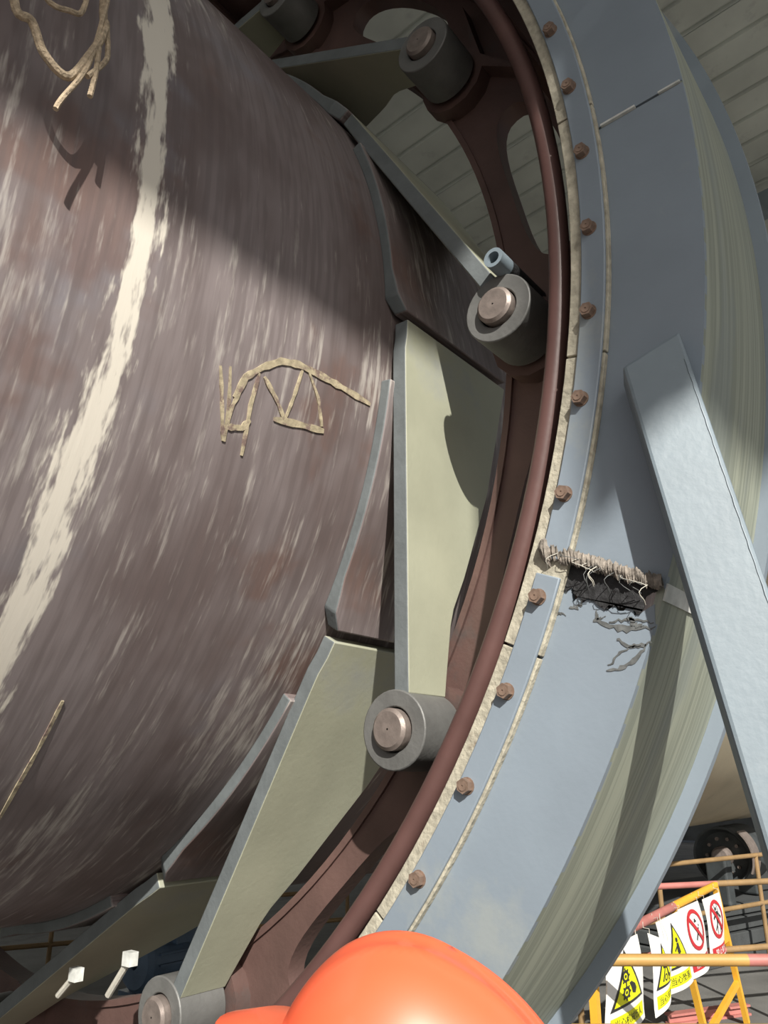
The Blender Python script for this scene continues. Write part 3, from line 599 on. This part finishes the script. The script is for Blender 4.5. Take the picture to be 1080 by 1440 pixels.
# ------------------------------------------------------------------ worker in a hard hat, only the hat reaches into the picture
H0 = Vector((-.2858, -1.0122, -.5970)); fx = Vector((-.480, .877, 0)).normalized(); fy = Vector((-fx.y, fx.x, 0)); fz = Vector((0, 0, 1))
hat = thing('hard_hat', 'glossy orange-red hard hat catching the sun at the bottom edge of the picture', 'hard hat', H0 + fz * -.056)
TL_ = R(24)                              # head thrown back, looking up at the cover
def hp(f, s, z):
    z += .13; f, z = f * math.cos(TL_) - z * math.sin(TL_), f * math.sin(TL_) + z * math.cos(TL_)
    return H0 + (fx * f + fy * s + fz * (z - .13)) / S
b = MB(); NU, NV = 64, 26; HL, HWd, HH = .157, .125, .160
for j in range(NV + 1):
    ph = j / NV * pi / 2
    for i in range(NU):
        a = 2 * pi * i / NU; ca, sa = math.cos(a), math.sin(a)
        rr = math.sin(ph) ** .9; f = HL * rr * ca * (1.35 if ca < 0 else 1) + .012 * math.cos(ph); s = HWd * rr * sa; z = -HH * (1 - math.cos(ph) ** 1.08)
        rid = 0
        for c, w, hgt in ((0, .011, .0055), (.038, .008, .004), (-.038, .008, .004)): rid += hgt * math.exp(-((s - c) / w) ** 2)
        rid *= max(0, math.cos(ph)) ** .35 * (1 if True else 0) * min(1, max(0, (.95 - rr) / .2)); b.v.append(hp(f, s, z + rid - .0055))
for j in range(NV):
    for i in range(NU):
        k = (i + 1) % NU; b.face((j * NU + i, j * NU + k, j * NU + NU + k, j * NU + NU + i))
o = b.make('hat_shell', HELM, hat, smooth=50); sl = o.modifiers.new('thick', 'SOLIDIFY'); sl.thickness = .004; sl.offset = -1
b = MB(); n = 64
for i in range(n):
    a = 2 * pi * i / n; ca, sa = math.cos(a), math.sin(a); pk = max(0, ca) ** 2.2 * .062 + .010
    for q, dz in ((0, 0), (.5, -.002), (1, -.006 - .02 * max(0, ca) ** 2), (1, -.010 - .02 * max(0, ca) ** 2), (0, -.004)):
        b.v.append(hp((HL * (1.35 if ca < 0 else 1) + pk * q) * ca, (HWd + pk * q * .8) * sa, -HH + .000 + dz - (.0)))
for i in range(n):
    k = (i + 1) % n
    for q in range(5): b.face((i * 5 + q, i * 5 + (q + 1) % 5, k * 5 + (q + 1) % 5, k * 5 + q))
b.make('peak_brim', HELM, hat, smooth=50)
b = MB(); b.tube([hp((HL - .012) * math.cos(2 * pi * i / 40) * (1.35 if 10 < i < 30 else 1), (HWd - .012) * math.sin(2 * pi * i / 40), -HH - .006) for i in range(40)], .0035, 6, closed=True); b.make('headband', SBLK, hat)
# body: one continuous skinned figure, standing, arms hanging, facing the kiln
per = thing('person', 'worker in navy overalls standing under the orange-red hard hat, facing the kiln', 'person', (H0.x, H0.y, ZF))
def skinned(name, joints, edges, mt_, parent, sub=2):
    me = bpy.data.meshes.new(name); me.from_pydata([j[0] - Vector(parent['_o']) * S for j in joints], edges, []); me.materials.append(mt_); o = bpy.data.objects.new(name, me); C.objects.link(o); o.parent = parent
    o.modifiers.new('skin', 'SKIN').use_smooth_shade = True; s_ = o.modifiers.new('sub', 'SUBSURF'); s_.levels = sub; s_.render_levels = sub
    for v, j in zip(me.skin_vertices[0].data, joints): v.radius = (j[1], j[2] if len(j) > 2 else j[1])
    me.skin_vertices[0].data[0].use_root = True; return o
BX, BY = H0.x * S, H0.y * S; Z0 = ZF * S; HT = H0.z * S - .03 - Z0       # crown height above the floor
def bj(f, s, z): return Vector((BX, BY, Z0)) + fx * f + fy * s + fz * z
J = [(bj(0, 0, .92), .125, .155), (bj(0, 0, 1.10), .12, .15), (bj(.01, 0, 1.28), .125, .165), (bj(0, 0, 1.40), .075, .085), (bj(.005, 0, HT - .245), .055)]
Ed = [(0, 1), (1, 2), (2, 3), (3, 4)]
def add(par, f, s, z, r): J.append((bj(f, s, z), r)); Ed.append((par, len(J) - 1)); return len(J) - 1
for sd_ in (-1, 1):
    a = add(2, 0, .19 * sd_, 1.34, .062); a = add(a, -.01, .23 * sd_, 1.07, .048); a = add(a, .05, .235 * sd_, .86, .036)
    l = add(0, 0, .09 * sd_, .82, .095); l = add(l, .01, .10 * sd_, .47, .068); l = add(l, -.02, .105 * sd_, .12, .052); l = add(l, .02, .108 * sd_, .06, .05); add(l, .17, .115 * sd_, .045, .04)
skinned('body', J, Ed, CLOTH, per)
for sd_ in (-1, 1):                      # hands
    HJ = [(bj(.052, .235 * sd_, .845), .03, .022), (bj(.058, .235 * sd_, .78), .036, .02)]; HE = [(0, 1)]
    for k, (df, ln) in enumerate(((.033, .075), (.011, .085), (-.011, .078), (-.032, .06))):
        HJ += [(bj(.058 + df, .233 * sd_, .755), .0095), (bj(.06 + df * 1.1, .228 * sd_, .755 - ln * .5), .009), (bj(.062 + df, .218 * sd_, .755 - ln), .0078)]; n_ = len(HJ); HE += [(1, n_ - 3), (n_ - 3, n_ - 2), (n_ - 2, n_ - 1)]
    HJ += [(bj(.095, .23 * sd_, .81), .012), (bj(.112, .222 * sd_, .775), .0105), (bj(.116, .214 * sd_, .745), .009)]; n_ = len(HJ); HE += [(0, n_ - 3), (n_ - 3, n_ - 2), (n_ - 2, n_ - 1)]
    skinned('hand', HJ, HE, SKIN, per, 1)
hc = HT - .125                           # head centre
bj0 = bj
def bj(f, s, z):                         # head pieces lean back with the hat
    z -= hc; f, z = f * math.cos(TL_) - z * math.sin(TL_), f * math.sin(TL_) + z * math.cos(TL_); return bj0(f, s, z + hc)
b = MB(); NU, NV = 40, 28
for j in range(NV + 1):
    ph = pi * j / NV
    for i in range(NU):
        a = 2 * pi * i / NU; x, y, z = math.sin(ph) * math.cos(a), math.sin(ph) * math.sin(a), math.cos(ph)
        w = .072 * (1 - .22 * max(0, -z)); f = .092 * x + (.012 if z < -.2 and x > 0 else 0) * x; s = w * y; zz = .118 * z
        if x > 0: f += .022 * math.exp(-(s / .013) ** 2 - ((zz + .022) / .02) ** 2) - .008 * (math.exp(-((abs(s) - .03) / .014) ** 2 - ((zz - .008) / .011) ** 2)) + .006 * math.exp(-(s / .024) ** 2 - ((zz + .058) / .008) ** 2) + .010 * math.exp(-(s / .02) ** 2 - ((zz + .095) / .015) ** 2)
        b.v.append(bj(f + .012, s, hc + zz) / S)
for j in range(NV):
    for i in range(NU): b.face((j * NU + i, j * NU + (i + 1) % NU, j * NU + NU + (i + 1) % NU, j * NU + NU + i))
hd = b.make('head', SKIN, per, smooth=80)
for sd_ in (-1, 1):
    b = MB(); b.tube([bj(.0 + .012 * math.cos(k * pi / 4), (.071 + .006 * abs(math.sin(k * pi / 8))) * sd_, hc - .01 + .028 * math.sin(k * pi / 4)) / S for k in range(8)], .0026, 6, closed=True); b.make('ear', SKIN, hd)
    b = MB(); b.rev([(-.0004, .0001), (-.0003, .003), (.0, .0042)], 0, 360, 12, closed=False); q = bj(.092, .03 * sd_, hc + .008) / S; b.v = [q + fx * (-v.x * 3 + .001) + fy * v.y + fz * v.z * .6 for v in b.v]; b.make('eye', SBLK, hd)
b = MB(); n0 = 0
for j in range(9):
    ph = pi * .18 + (pi * .40) * j / 8
    for i in range(21):
        a = pi * .42 + pi * 1.16 * i / 20; b.v.append(bj(.097 * math.sin(ph) * math.cos(a) + .012, .0755 * math.sin(ph) * math.sin(a), hc + .122 * math.cos(ph)) / S)
for j in range(8):
    for i in range(20): b.face((j * 21 + i, j * 21 + i + 1, j * 21 + 22 + i, j * 21 + 21 + i))
o = b.make('hair', HAIR, hd, smooth=80); sl = o.modifiers.new('thick', 'SOLIDIFY'); sl.thickness = .006
for o in bpy.data.objects:
    if '_o' in o: del o['_o']
